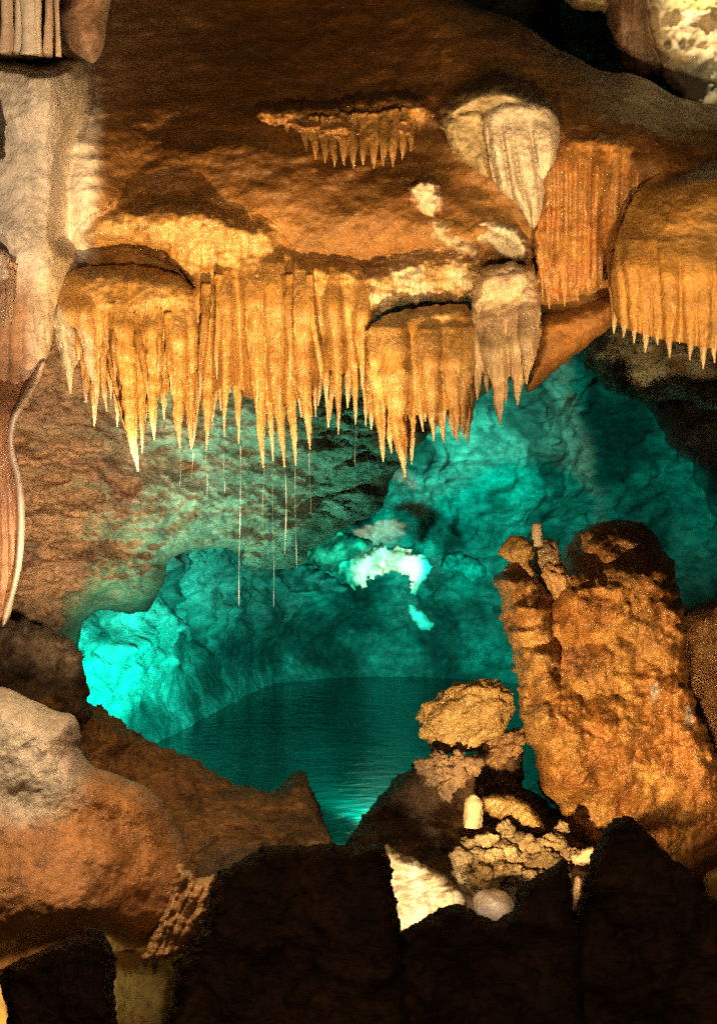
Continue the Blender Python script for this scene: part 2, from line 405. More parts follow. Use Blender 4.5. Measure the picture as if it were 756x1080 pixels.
# ================================================================== ROCK BEHIND THE CURTAINS
def w1D(px, py): return 9.3+2.6*sstep(0, 420, px)-0.4*sstep(480, 300, py)
def w1col(px, py, p):
    n = fbm(p, 0.5, 4, (1, 1, 0.5)); n2 = fbm(p, 0.22, 4, (1, 1, 0.4), off=8)
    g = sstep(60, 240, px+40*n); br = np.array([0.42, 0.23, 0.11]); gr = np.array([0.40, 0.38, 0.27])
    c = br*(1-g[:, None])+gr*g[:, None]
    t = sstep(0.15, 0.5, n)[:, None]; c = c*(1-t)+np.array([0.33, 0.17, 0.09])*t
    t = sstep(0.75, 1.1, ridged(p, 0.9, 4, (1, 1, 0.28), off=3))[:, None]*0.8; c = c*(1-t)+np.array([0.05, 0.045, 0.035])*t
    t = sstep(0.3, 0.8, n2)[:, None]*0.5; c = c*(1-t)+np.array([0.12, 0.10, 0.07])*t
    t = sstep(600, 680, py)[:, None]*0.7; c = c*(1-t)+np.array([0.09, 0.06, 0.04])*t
    return c
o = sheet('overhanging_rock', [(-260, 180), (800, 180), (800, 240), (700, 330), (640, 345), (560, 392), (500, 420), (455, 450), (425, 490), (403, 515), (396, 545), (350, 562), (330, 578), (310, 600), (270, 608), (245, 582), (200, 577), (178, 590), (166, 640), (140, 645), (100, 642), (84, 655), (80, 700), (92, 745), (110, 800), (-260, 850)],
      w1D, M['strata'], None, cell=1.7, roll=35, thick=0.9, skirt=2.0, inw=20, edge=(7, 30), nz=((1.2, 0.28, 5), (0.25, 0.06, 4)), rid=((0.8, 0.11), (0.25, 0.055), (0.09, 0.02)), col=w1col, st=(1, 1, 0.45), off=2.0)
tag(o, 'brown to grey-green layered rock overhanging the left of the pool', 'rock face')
o = sheet('rock_ledge', [(600, 330), (800, 330), (800, 440), (740, 430), (700, 415), (660, 425), (625, 400), (612, 375)], 11.5, M['strata'], None, cell=2.0, roll=22, thick=0.5, skirt=2.0, inw=8, edge=(6, 24), nz=((0.5, 0.15, 5),), rid=((0.3, 0.06),), col=(0.46, 0.46, 0.33), sec=(0.25, 0.16, 0.09), off=4.0)
tag(o, 'pale green rock ledge under the fringed dome at the right', 'rock ledge')
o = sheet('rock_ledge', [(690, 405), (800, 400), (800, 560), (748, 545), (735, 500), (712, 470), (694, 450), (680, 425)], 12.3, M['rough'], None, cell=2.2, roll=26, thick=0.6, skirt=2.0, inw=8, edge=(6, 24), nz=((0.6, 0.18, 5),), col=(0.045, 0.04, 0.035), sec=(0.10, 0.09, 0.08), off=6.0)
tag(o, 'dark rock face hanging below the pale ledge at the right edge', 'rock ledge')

# cream sheets added as a patch of white light on the far wall
t = thing('lit_patch_arch', 'cream arch shape standing for white light on the far teal wall above the pool', 'light patch', P(400, 640, 15.6))
sheet('arch_band', [(352, 590), (362, 580), (384, 584), (400, 572), (425, 578), (452, 588), (456, 600), (448, 618), (437, 628), (432, 618), (431, 606), (412, 602), (395, 606), (386, 614), (378, 622), (366, 618), (357, 606)], 15.6, M['pale'], t, cell=1.0, roll=8, thick=0.14, skirt=0.5, inw=2, edge=(5, 7), nz=((0.3, 0.08, 4),), lum=((0.18, 0.06),), col=(0.5, 0.42, 0.32), sec=(0.22, 0.16, 0.11), cs=0.16, off=1.0, smooth=1)
sheet('lower_lobe', [(430, 634), (440, 642), (452, 652), (459, 660), (448, 667), (436, 656), (430, 646)], 15.8, M['pale'], t, cell=1.0, roll=7, thick=0.12, skirt=0.4, inw=2, edge=(2, 7), col=(0.55, 0.5, 0.42), off=1.5, smooth=1)
o = sheet('brown_rock_knob', [(318, 572), (328, 566), (336, 560), (350, 556), (372, 563), (395, 570), (388, 586), (362, 590), (352, 606), (345, 604), (330, 596), (322, 586)], 15.3, M['rough'], None, cell=1.2, roll=10, thick=0.25, skirt=0.9, inw=3, edge=(3, 8), nz=((0.3, 0.1, 4),), col=(0.10, 0.06, 0.04), sec=(0.3, 0.24, 0.16), cs=0.15, off=3.0)
tag(o, 'small dark brown rock knob left of the cream arch shape', 'rock')
o = sheet('grey_rock_patch', [(290, 600), (310, 592), (335, 596), (352, 608), (372, 622), (350, 628), (330, 622), (312, 628), (298, 616)], 15.9, M['rough'], None, cell=1.2, roll=8, thick=0.2, skirt=0.9, inw=3, edge=(4, 8), nz=((0.3, 0.1, 4),), col=(0.14, 0.14, 0.12), sec=(0.06, 0.07, 0.06), cs=0.12, off=3.6)
tag(o, 'rough grey rock patch below the brown knob on the far wall', 'rock')
o = sheet('grey_rock_patch', [(462, 588), (478, 580), (492, 584), (506, 592), (515, 606), (500, 614), (488, 606), (470, 604)], 15.9, M['rough'], None, cell=1.2, roll=8, thick=0.2, skirt=0.9, inw=3, edge=(4, 8), nz=((0.3, 0.1, 4),), col=(0.13, 0.13, 0.11), sec=(0.06, 0.06, 0.05), cs=0.12, off=5.6)
tag(o, 'rough grey rock patch right of the cream arch shape', 'rock')

# ================================================================== UPPER FLOWSTONE
def domeD(px, py):
    d = 6.95+1.5*sstep(240, -60, py)*sstep(900, 300, px)
    d = d+1.2*sstep(480, 760, px)*sstep(150, 0, py-0.25*(px-480))*0.6
    return d
DB = ((330, 265, 130, 40, 0.16), (440, 250, 60, 30, 0.12), (290, 150, 180, 140, 0.45), (85, 150, 60, 160, 0.45), (110, 60, 90, 110, 0.2), (560, 150, 120, 70, 0.35, 30), (650, 130, 130, 50, 0.25, 25), (400, 60, 60, 90, 0.15), (430, 215, 70, 50, 0.15), (470, 30, 40, 120, 0.25, -25), (700, 150, 60, 50, 0.2), (520, 250, 70, 50, 0.3))
def domeS(px, py):
    d = domeD(px, py); p0 = P(px, py, d)
    for b in DB: d = d-bump(px, py, b)
    st = (1, 1, 0.8)
    d = d-0.07*fbm(p0, 0.8, 4, st)-0.016*fbm(p0, 0.16, 4, st)-0.018*ridged(p0, 0.30, 4, st)
    return d
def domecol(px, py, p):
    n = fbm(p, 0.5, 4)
    c = np.tile([0.155, 0.064, 0.012], (len(px), 1))  # iron-stained brown; the dome's dimness is also put into this dark base
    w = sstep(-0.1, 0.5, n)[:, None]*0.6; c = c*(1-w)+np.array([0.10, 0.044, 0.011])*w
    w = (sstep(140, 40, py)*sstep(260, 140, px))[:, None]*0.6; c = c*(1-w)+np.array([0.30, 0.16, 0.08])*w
    w = (sstep(195, 240, py+22*n)*sstep(70, 100, px)*(1-0.7*sstep(285, 325, px)*sstep(620, 560, px)))[:, None]; c = c*(1-w)+np.array([0.36, 0.17, 0.04])*w  # golden stain; also paints the lit ledge band brighter than the dome
    w = (sstep(112, 85, px+12*n))[:, None]; c = c*(1-w)+np.array(PALE)*w  # pale stone; the soft edge of the pale spotlight is painted here too
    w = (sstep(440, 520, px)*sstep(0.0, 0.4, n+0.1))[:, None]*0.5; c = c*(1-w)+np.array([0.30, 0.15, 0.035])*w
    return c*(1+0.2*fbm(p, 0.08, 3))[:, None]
t = thing('flowstone_mass', 'dark brown domed flowstone mass filling the top of the cave', 'flowstone', P(330, 300, 7.2))
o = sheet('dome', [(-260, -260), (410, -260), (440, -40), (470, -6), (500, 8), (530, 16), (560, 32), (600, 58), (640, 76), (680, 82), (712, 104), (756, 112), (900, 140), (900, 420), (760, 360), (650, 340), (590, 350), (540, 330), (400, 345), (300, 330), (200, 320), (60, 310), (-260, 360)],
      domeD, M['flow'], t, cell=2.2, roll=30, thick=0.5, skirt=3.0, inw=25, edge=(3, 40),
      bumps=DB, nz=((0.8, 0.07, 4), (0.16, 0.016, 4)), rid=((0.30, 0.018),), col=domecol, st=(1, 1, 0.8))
def colm(px, py, p):
    n = fbm(p, 0.35, 4); c = np.tile(PALE, (len(px), 1))*np.array([1.0, 1, 1])
    w = sstep(0.0, 0.5, n)[:, None]*0.4; c = c*(1-w)+np.array([0.50, 0.38, 0.24])*w
    w = (sstep(275, 350, py+20*n)*sstep(46, 20, px-8*n))[:, None]; c = c*(1-w)+np.array([0.48, 0.26, 0.13])*w
    w = (sstep(230, 280, py+20*n)*sstep(30, 60, px))[:, None]*0.6; c = c*(1-w)+np.array([0.52, 0.37, 0.18])*w
    e = 35*np.exp(-((py-395)/40.0)**2)*0
    return c*(1+0.1*fbm(p, 0.06, 3))[:, None]
t = thing('flowstone_column', 'pale cream flowstone column down the left edge', 'flowstone', P(10, 660, 6.0))
sheet('column_body', [(-220, 52), (-20, 48), (20, 52), (48, 60), (66, 50), (92, 56), (103, 84), (97, 120), (84, 160), (78, 200), (74, 240), (80, 270), (84, 300), (70, 312), (58, 345), (52, 372), (42, 392), (33, 410), (28, 440), (-220, 470)], lambda px, py: 6.2+0.45*sstep(46, 104, px)-0.2*sstep(250, 330, py)*sstep(46, 104, px), M['column'], t, cell=1.6, roll=18, thick=0.12, skirt=1.2, inw=14, edge=(2, 30), merge=(domeS, 26, 262),
      bumps=((60, 100, 45, 50, 0.10), (20, 220, 45, 110, 0.08)), fl=(15, 0.035, 300, 360), nz=((0.35, 0.03, 4), (0.09, 0.008, 3)), col=colm, off=1.1)
sheet('drapery_fin', [(-120, 372), (20, 375), (46, 376), (40, 402), (26, 425), (16, 445), (12, 462), (15, 480), (22, 500), (24, 540), (22, 590), (14, 625), (8, 655), (0, 662), (-120, 660)], lambda px, py: 5.95+0.32*sstep(440, 385, py), M['drape'], t, cell=1.4, roll=8, thick=0.12, skirt=0.5, inw=5, edge=(0.8, 20), fl=(9, 0.045, 380, 440), nz=((0.3, 0.03, 3),),
      col=lambda px, py, p: np.array([0.50, 0.24, 0.11])*(1-0)+0*p, off=1.7, bumps=((-5, 470, 20, 60, 0.06),))
sheet('fin_edge', [(40, 384), (50, 378), (42, 402), (28, 425), (18, 446), (15, 464), (18, 482), (25, 502), (27.5, 540), (25, 590), (17, 626), (9, 656), (2, 664), (3, 648), (11, 622), (17, 590), (18, 540), (16, 506), (9, 484), (7, 464), (10, 442), (22, 418)], lambda px, py: 5.86+0.32*sstep(440, 385, py), M['pale'], t, cell=1.0, roll=5, thick=0.05, skirt=0.15, inw=1.5, edge=(0.4, 20), nz=((0.2, 0.01, 3),), col=(0.72, 0.55, 0.40), off=1.9, smooth=1)

# recess with small columns, top-left corner
t = thing('column_cluster', 'cluster of thin pale columns in the top left recess', 'columns', P(30, 60, 6.6))
sheet('back_rock', [(-80, -60), (120, -60), (122, 30), (100, 66), (60, 70), (-80, 66)], 6.9, M['flow'], t, cell=2, roll=20, thick=0.3, skirt=0.6, col=(0.07, 0.035, 0.015), off=0.6)
for (x, w, c) in ((6, 14, PINK), (19, 9, PALE), (30, 15, PALE), (41, 8, CREAM), (51, 9, PINK), (61, 5, PINK)):
    n = 26; tt = np.linspace(0, 1, n); py = -40+100*tt; r = w/2/F*6.5*(1+0.08*np.sin(tt*9+x)+0.25*(np.abs(tt-0.5)*2)**3)
    V, q_, tr = tube_rings(P(x+np.sin(tt*3+x)*1.2, py, 6.55+0*tt), r, 16, x, 0.1, 3, 0.1)
    mesh('slender_column', V, q_, M['pale'], t, colmix(c, V, nz=0.15), tr)
o = sheet('pink_rock_bulge', [(68, -60), (130, -60), (118, 10), (112, 40), (104, 66), (86, 66), (70, 48), (64, 20)], 6.5, M['flow'], None, cell=1.6, roll=22, thick=0.3, skirt=0.6, nz=((0.2, 0.03, 4),), col=(0.36, 0.20, 0.12), sec=(0.46, 0.33, 0.24), off=0.8)
tag(o, 'pinkish brown rock bulge right of the thin columns', 'rock')
o = sheet('niche_shade', [(-60, 104), (0, 106), (5, 122), (7, 150), (3, 176), (-60, 180)], 6.02, M['flow'], None, cell=1.0, roll=5, thick=0.04, skirt=0.1, inw=2, edge=(2.5, 9), nz=((0.1, 0.02, 4),), col=(0.03, 0.02, 0.012), off=0.2)  # near-black sheet painted as the shade of a recess, no hollow modelled
tag(o, 'dark patch standing for the shade of a small hollow at the left edge', 'niche_shade')
t = thing('stalactite_fringe', 'pinkish short stalactites at the left edge beside the pale column', 'stalactites', P(0, 345, 5.8))
sheet('root_band', [(-60, 255), (8, 262), (14, 280), (12, 300), (-60, 300)], 5.9, M['drape'], t, cell=1.4, roll=6, thick=0.1, skirt=0.2, inw=3, fl=(6, 0.02, 260, 280), col=PINK, off=0.3)
row(t, [(-4, 275, -4, 340, 12), (3, 270, 4, 345, 11), (11, 278, 12, 342, 9), (-14, 275, -13, 350, 14)], 5.88, col=(0.48, 0.27, 0.14))

# ---- golden ledge and curtains
t = thing('stalactite_curtain', 'widest golden stalactite curtain with the longest spikes in the middle', 'stalactite curtain', P(300, 490, 6.5), 'golden stalactite curtains')
SPK_A = [(213, 285, 203, 472, 13), (224, 282, 218, 476, 17), (237, 290, 237, 461, 11), (247, 275, 252, 468, 14), (258, 278, 262, 410, 11), (265, 285, 278, 493, 16), (276, 285, 288, 486, 13, -0.05), (287, 282, 300, 493, 17, -0.1),
        (298, 290, 312, 491, 14), (309, 285, 318, 440, 13), (318, 290, 327, 474, 17), (331, 285, 333, 440, 12), (341, 288, 345, 432, 13), (352, 296, 357, 458, 10), (361, 300, 360, 425, 9), (372, 296, 375, 448, 11), (383, 300, 382, 410, 12), (389, 300, 391, 372, 8)]
sheet('lumpy_ledge', [(76, 246), (96, 226), (120, 212), (150, 203), (185, 200), (215, 206), (250, 218), (290, 232), (300, 252), (320, 268), (360, 276), (386, 284), (392, 318), (384, 360), (210, 360), (212, 310), (196, 286), (165, 274), (130, 264), (84, 260)], 6.55, M['drape'], t, cell=1.3, roll=16, thick=0.24, skirt=0.5, inw=7, edge=(4, 14),
      bumps=((150, 230, 60, 22, 0.07, 10), (250, 240, 60, 22, 0.08, 10)), fl=[(9, 0.022, 225, 270), (4.3, 0.012, 240, 290)], ribs=(SPK_A, 6.5, 0.08, 0), merge=(domeS, 25, 272), nz=((0.14, 0.03, 4),), lum=((0.11, 0.022), (0.05, 0.008)), col=GOLD2, sec=GOLD, off=2.1, cs=0.1)
sheet('ribbed_back', [(206, 270), (392, 275), (392, 370), (380, 382), (362, 396), (350, 386), (335, 408), (318, 418), (300, 430), (285, 424), (262, 418), (240, 402), (222, 415), (206, 400), (200, 350)], 6.62, M['drape'], t, cell=1.2, roll=8, thick=0.12, skirt=0.3, inw=3, edge=(5, 10), fl=[(5, 0.02, 270, 320)], ribs=(SPK_A, 6.5, 0.08, 0), nz=((0.2, 0.02, 3),), col=(0.36, 0.18, 0.045), off=2.4)
row(t, SPK_A, 6.5)
row(t, [(218, 300, 211, 420, 8, -0.1), (231, 290, 229, 400, 7, -0.1), (270, 290, 271, 430, 8, -0.1), (305, 290, 306, 400, 8, -0.12), (326, 290, 339, 400, 7, -0.1), (347, 290, 351, 380, 7, -0.05), (293, 290, 295, 440, 7, -0.13)], 6.5)
backrow(t, 206, 392, 300, 10, (400, 462), 6.62, 1)

t = thing('stalactite_curtain', 'leftmost golden stalactite curtain under a rounded lip beside the pale column', 'stalactite curtain', P(145, 495, 6.5), 'golden stalactite curtains')
SPK_B = [(66, 296, 75, 415, 20, -0.15, CREAM), (86, 300, 98, 405, 16, -0.05, PINK), (95, 310, 102, 425, 13, 0, GOLD2), (104, 310, 113, 434, 11), (114, 312, 137, 470, 17), (126, 320, 146, 497, 19, -0.06), (137, 325, 148, 440, 12), (150, 325, 150, 478, 12), (160, 322, 163, 464, 17, -0.05), (172, 322, 173, 442, 14), (184, 328, 190, 472, 17, -0.05), (196, 320, 202, 474, 15), (206, 325, 206, 430, 11), (78, 320, 84, 380, 9)]
sheet('rounded_lip', [(58, 300), (72, 286), (100, 280), (140, 279), (175, 285), (200, 296), (210, 312), (213, 345), (206, 390), (190, 400), (150, 385), (110, 372), (84, 350), (64, 330)], 6.42, M['drape'], t, cell=1.3, roll=20, thick=0.28, skirt=0.4, inw=8, edge=(2.5, 14),
      bumps=((160, 318, 50, 22, 0.05),), fl=[(5, 0.012, 300, 340)], ribs=(SPK_B, 6.42, 0.08, 0), nz=((0.14, 0.02, 4),), lum=((0.10, 0.015),), col=(0.46, 0.26, 0.085), sec=GOLD, off=3.1, cs=0.1)
row(t, SPK_B, 6.42)
row(t, [(120, 320, 122, 400, 7, -0.1), (144, 330, 157, 420, 7, -0.1), (178, 330, 181, 410, 7, -0.1), (168, 325, 167, 400, 7, -0.1)], 6.42)
backrow(t, 80, 208, 320, 10, (385, 450), 6.55, 2)

t = thing('stalactite_curtain', 'short shelf curtain of golden spikes right of the centre, tapering to one lowest tip', 'stalactite curtain', P(430, 502, 6.3), 'golden stalactite curtains')
SPK_C = [(394, 350, 404, 487, 15), (404, 350, 413, 478, 14), (413, 350, 427, 503, 22, -0.05), (428, 352, 434, 490, 17), (440, 350, 446, 455, 13), (452, 352, 457, 453, 17), (464, 350, 469, 450, 14), (478, 350, 482, 465, 20, -0.04), (491, 350, 488, 462, 15), (498, 350, 497, 430, 10)]
sheet('shelf_lip', [(386, 350), (394, 338), (420, 328), (455, 322), (488, 319), (500, 330), (503, 360), (500, 400), (485, 430), (440, 440), (405, 430), (390, 400)], 6.3, M['drape'], t, cell=1.2, roll=14, thick=0.3, skirt=0.4, inw=6, edge=(2, 12), fl=[(5, 0.012, 345, 380)], ribs=(SPK_C, 6.25, 0.08, 0), nz=((0.12, 0.015, 4),), col=GOLD2, sec=GOLD, off=4.1, cs=0.1)
row(t, SPK_C, 6.25)
backrow(t, 392, 500, 360, 8, (430, 468), 6.40, 3)
o = sheet('lumpy_ledge', [(378, 285), (400, 272), (430, 262), (470, 258), (505, 262), (520, 285), (512, 310), (492, 322), (455, 318), (425, 322), (400, 334), (388, 345), (380, 330)], 6.5, M['drape'], None, merge=(domeS, 22, 285), cell=1.2, roll=14, thick=0.25, skirt=0.6, inw=6, edge=(4, 9), fl=(7, 0.03, 275, 310), nz=((0.1, 0.025, 4),), lum=((0.08, 0.03),), col=(0.48, 0.30, 0.13), sec=CREAM, off=4.7, cs=0.12)
tag(o, 'lumpy cream and gold ledge above the short shelf curtain', 'ledge')

t = thing('stalactite_curtain', 'pinkish cream stalactite curtain right of the golden shelf', 'stalactite curtain', P(530, 448, 6.3), 'golden stalactite curtains')
SPK_D = [(501, 340, 503, 422, 12), (510, 340, 514, 415, 13), (521, 340, 527, 448, 18, -0.06), (533, 340, 533, 425, 13), (545, 335, 546, 427, 18, -0.03), (556, 330, 555, 405, 14), (564, 330, 559, 390, 12)]
sheet('lumpy_crown', [(498, 300), (506, 282), (530, 276), (556, 278), (568, 292), (571, 330), (566, 370), (548, 395), (520, 400), (503, 390), (496, 350)], 6.3, M['drape'], t, cell=1.2, roll=14, thick=0.22, skirt=0.4, inw=5, edge=(3, 10), fl=(5, 0.012, 310, 345), ribs=(SPK_D, 6.26, 0.08, 0), nz=((0.1, 0.02, 4),), lum=((0.09, 0.03),), col=(0.56, 0.42, 0.26), sec=PINK, off=5.1, cs=0.1)
row(t, SPK_D, 6.26, col=(0.56, 0.38, 0.22))
for k, (pl_, c_, lab) in enumerate((
    ([(500, 235), (522, 230), (545, 236), (560, 250), (560, 272), (545, 282), (525, 274), (512, 262), (500, 252)], (0.50, 0.42, 0.30), 'grey cream lump above the pinkish curtain'),
    ([(430, 192), (446, 184), (462, 190), (470, 208), (466, 228), (452, 234), (438, 220), (430, 206)], (0.62, 0.46, 0.32), 'pale lump standing out of the dark flowstone above the ledge'),
    ([(452, 228), (475, 232), (498, 246), (512, 266), (500, 280), (478, 268), (462, 262), (448, 246)], (0.46, 0.33, 0.20), 'ridged tan lump between the pale lump and the ledge'))):
    o = sheet('calcite_lump', pl_, 6.52, M['column'], None, cell=1.2, roll=12, thick=0.1, skirt=0.4, inw=4, edge=(4, 10), nz=((0.1, 0.02, 4),), lum=((0.08, 0.04),), merge=(domeS, 9, 900), col=c_, off=5.5+k)
    tag(o, lab, 'rock')

o = sheet('flowstone_wedge', [(566, 330), (590, 328), (620, 318), (650, 306), (660, 318), (650, 340), (622, 362), (590, 388), (565, 408), (552, 420), (556, 380)], 6.75, M['flow'], None, cell=1.3, roll=18, thick=0.3, skirt=0.8, inw=5, edge=(2, 12), nz=((0.2, 0.02, 4),), col=(0.36, 0.16, 0.04), off=5.9)
tag(o, 'smooth orange brown flowstone wedge below the orange curtain', 'flowstone')

t = thing('stalactite_curtain', 'long orange curtain of fine ribs at the upper right', 'stalactite curtain', P(600, 325, 6.6), 'orange dripstone on the right')
SPK_E = [(573, 240, 579, 326, 13), (583, 245, 588, 318, 12), (593, 245, 595, 323, 13), (605, 240, 609, 317, 13), (616, 240, 620, 311, 12), (628, 235, 633, 303, 13), (640, 230, 642, 300, 11), (650, 225, 650, 290, 10), (566, 225, 572, 318, 9)]
sheet('ribbed_sheet', [(580, 148), (610, 136), (650, 140), (700, 150), (712, 165), (690, 190), (662, 232), (650, 280), (640, 298), (618, 306), (600, 312), (578, 316), (568, 280), (564, 230), (568, 190)], lambda px, py: 6.65+0.2*sstep(640, 700, px), M['drape'], t, cell=1.3, roll=14, thick=0.25, skirt=0.5, inw=6, edge=(3, 12), fl=[(13, 0.10, 140, 185), (6, 0.015, 150, 200)], ribs=(SPK_E, 6.6, 0.03, 0), merge=(domeS, 14, 165), nz=((0.12, 0.012, 4), (0.5, 0.03, 2)), col=(0.42, 0.20, 0.055), sec=ORANGE, off=6.1, cs=0.15)
row(t, SPK_E, 6.6, col=(0.42, 0.18, 0.045), tipcol=(0.45, 0.24, 0.08), jit=0.03)

t = thing('stalactite_curtain', 'rounded orange dome with a fringe of short spikes at the right edge', 'stalactite curtain', P(705, 385, 6.1), 'orange dripstone on the right')
SPK_F = [(649, 268, 647, 352, 13, 0.14), (658, 262, 657, 356, 14, 0.05), (668, 258, 668, 362, 15, 0.0), (680, 262, 680, 372, 16), (692, 258, 693, 364, 15), (704, 260, 706, 377, 17), (716, 262, 716, 362, 14), (727, 256, 727, 380, 17), (740, 258, 741, 389, 18), (753, 262, 753, 383, 16), (766, 260, 766, 386, 16), (781, 262, 780, 378, 17)]
sheet('dome', [(644, 280), (652, 240), (668, 205), (695, 180), (730, 165), (780, 160), (860, 170), (860, 375), (740, 368), (700, 358), (660, 350), (646, 330)], lambda px, py: 6.13+0.38*np.clip((290-py)/140, 0, 2)**2, M['flow'], t, cell=1.5, roll=55, thick=0.5, skirt=0.5, inw=10, edge=(2, 25), fl=[(6, 0.010, 260, 320)], ribs=(SPK_F, 6.12, 0.03, 0), merge=(domeS, 30, 190), nz=((0.25, 0.02, 4), (0.07, 0.006, 3)), col=(0.44, 0.22, 0.05), sec=(0.36, 0.20, 0.055), off=7.1)
row(t, SPK_F, 6.12, col=(0.44, 0.22, 0.06), jit=0.03)

t = thing('folded_drapery', 'cream folded drapery hanging below a rounded cap at the upper right', 'drapery', P(560, 245, 6.5))
sheet('cap', [(456, 112), (474, 92), (505, 78), (535, 76), (566, 88), (588, 108), (594, 128), (588, 138), (572, 132), (555, 140), (538, 132), (520, 138), (500, 132), (480, 142), (460, 134)], 6.66, M['column'], t, cell=1.3, merge=(domeS, 24, 132), roll=10, thick=0.1, skirt=0.6, inw=6, edge=(2, 12), nz=((0.12, 0.015, 4),), lum=((0.08, 0.01),), col=(0.42, 0.32, 0.18), sec=(0.32, 0.24, 0.12), off=8.1, cs=0.1)
sheet('textured_block', [(464, 118), (500, 112), (512, 116), (518, 150), (521, 195), (508, 190), (494, 178), (480, 166), (470, 152)], 6.68, M['column'], t, cell=1.2, roll=12, thick=0.2, skirt=0.4, inw=4, edge=(3, 9), nz=((0.12, 0.02, 4),), lum=((0.07, 0.02),), col=(0.30, 0.22, 0.11), off=8.3)
sheet('fold', [(506, 116), (530, 106), (562, 104), (588, 118), (591, 140), (586, 170), (578, 200), (569, 232), (563, 245), (554, 234), (545, 215), (534, 206), (522, 200), (515, 170)], 6.60, M['column'], t, cell=1.0, roll=12, thick=0.14, skirt=0.3, inw=3, edge=(1.5, 12), fl=[(19, 0.09, 118, 165, -0.12), (7, 0.012, 125, 150, -0.12)], nz=((0.15, 0.015, 3),), col=(0.54, 0.43, 0.30), off=8.7)

t = thing('stalactite_curtain', 'small brown fringed ledge high on the dark dome', 'stalactite curtain', P(390, 178, 6.7))
DF = float(domeS(np.array([370.0]), np.array([130.0]))[0])
sheet('fringed_lip', [(266, 118), (276, 106), (300, 108), (340, 104), (380, 98), (420, 94), (452, 100), (462, 116), (450, 132), (420, 150), (370, 152), (330, 145), (300, 132), (275, 132)], lambda px, py: domeS(px, py)-0.15, M['drape'], t, cell=1.3, roll=14, thick=0.22, skirt=0.7, inw=5, edge=(4, 10), merge=(domeS, 14, 118), fl=(7, 0.03, 110, 135), nz=((0.12, 0.03, 4),), lum=((0.08, 0.03),), col=(0.30, 0.14, 0.035), off=9.1)
FR = [(312, 125, 314, 150, 7), (322, 125, 323, 160, 8), (331, 125, 333, 168, 9), (341, 125, 343, 172, 9), (351, 125, 353, 176, 9), (361, 122, 363, 174, 10), (372, 122, 373, 178, 10), (383, 122, 383, 174, 10), (394, 122, 394, 178, 10), (405, 120, 404, 175, 10), (415, 118, 414, 176, 10), (425, 115, 424, 168, 9), (434, 112, 433, 160, 9), (444, 112, 442, 142, 8), (302, 122, 303, 142, 6)]
row(t, [(a, b, c, d_, w*1.15, float(domeS(np.array([float(c)]), np.array([float(d_)-4]))[0])-0.05) for (a, b, c, d_, w) in FR], 0.0, col=(0.30, 0.155, 0.045), tipcol=(0.25, 0.14, 0.05))

# ---- top right, behind
t = thing('cream_rock', 'bright cream rock face lit at the top right corner', 'rock face', P(720, 100, 9.0))
sheet('lit_side', [(676, -80), (860, -80), (860, 150), (756, 140), (720, 108), (706, 92), (694, 74), (688, 50), (682, 30), (684, 10)], 8.9, M['pale'], t, cell=1.6, roll=14, thick=0.4, skirt=1.0, inw=5, edge=(4, 16), nz=((0.4, 0.12, 5),), rid=((0.3, 0.05),), col=(0.70, 0.60, 0.40), sec=(0.62, 0.50, 0.36), spots=((738, 88, 30, 22, (0.42, 0.45, 0.38), 0.9), (735, 5, 34, 10, (0.42, 0.40, 0.12), 0.7), (694, 0, 22, 10, (0.20, 0.16, 0.08), 0.7), (704, 48, 4, 5, (0.1, 0.07, 0.04), 0.9), (719, 47, 4, 5, (0.1, 0.07, 0.04), 0.9)), off=10.1)
o = sheet('pink_rock_lobe', [(640, -80), (690, -80), (686, 0), (690, 40), (700, 66), (692, 80), (668, 86), (656, 70), (644, 40), (638, 10)], 8.7, M['flow'], None, cell=1.6, roll=20, thick=0.5, skirt=1.0, inw=5, edge=(3, 16), fl=(14, 0.05, -40, 0), nz=((0.3, 0.06, 4),), col=(0.42, 0.27, 0.18), sec=(0.30, 0.17, 0.10), off=10.6)
tag(o, 'pinkish brown rock lobe left of the bright cream face', 'rock')
o = sheet('tan_rock_rim', [(575, -80), (650, -80), (650, 0), (642, 18), (626, 12), (608, 12), (598, 4), (590, -10)], 9.0, M['flow'], None, cell=1.6, roll=14, thick=0.4, skirt=1.0, inw=5, edge=(4, 16), nz=((0.3, 0.08, 4),), col=(0.50, 0.36, 0.20), off=11.6)
tag(o, 'tan rock rim above the dark gap at the top', 'rock')

# ================================================================== RIGHT: ROCK STACK
LUMPC = (0.34, 0.155, 0.04)
t = thing('rock_mass', 'large lumpy orange brown rock mass on the right, dark at its rounded top', 'rock', P(650, 890, 8.6))
sheet('body', [(572, 650), (580, 612), (600, 572), (618, 554), (642, 549), (672, 550), (694, 566), (707, 590), (714, 620), (722, 660), (724, 700), (732, 750), (752, 790), (790, 880), (790, 960), (640, 960), (606, 890), (588, 850), (570, 836), (563, 800), (556, 770), (556, 740), (562, 700), (566, 670)], lambda px, py: 8.45-0.05*sstep(640,740,py)+0.4*sstep(630, 550, py), M['lump'], t, cell=1.5, roll=26, thick=0.5, skirt=1.0, inw=10, edge=(4, 18),
      bumps=((630, 640, 50, 40, 0.15), (640, 790, 60, 60, 0.2), (590, 770, 30, 40, 0.1)), nz=((0.5, 0.12, 4), (0.12, 0.025, 4)), lum=((0.26, 0.16), (0.11, 0.05)), rid=((0.25, 0.04),), fl=[(27, 0.03, 590, 680)], col=(0.33, 0.135, 0.030), sec=(0.46, 0.23, 0.06), spots=((668, 585, 50, 45, (0.14, 0.065, 0.02), 0.6), (690, 680, 25, 40, (0.20, 0.09, 0.025), 0.4), (618, 700, 20, 18, (0.08, 0.04, 0.02), 0.5), (690, 730, 5, 12, (0.6, 0.5, 0.42), 0.8), (726, 756, 4, 10, (0.6, 0.5, 0.42), 0.8)), off=12.1, cs=0.25)
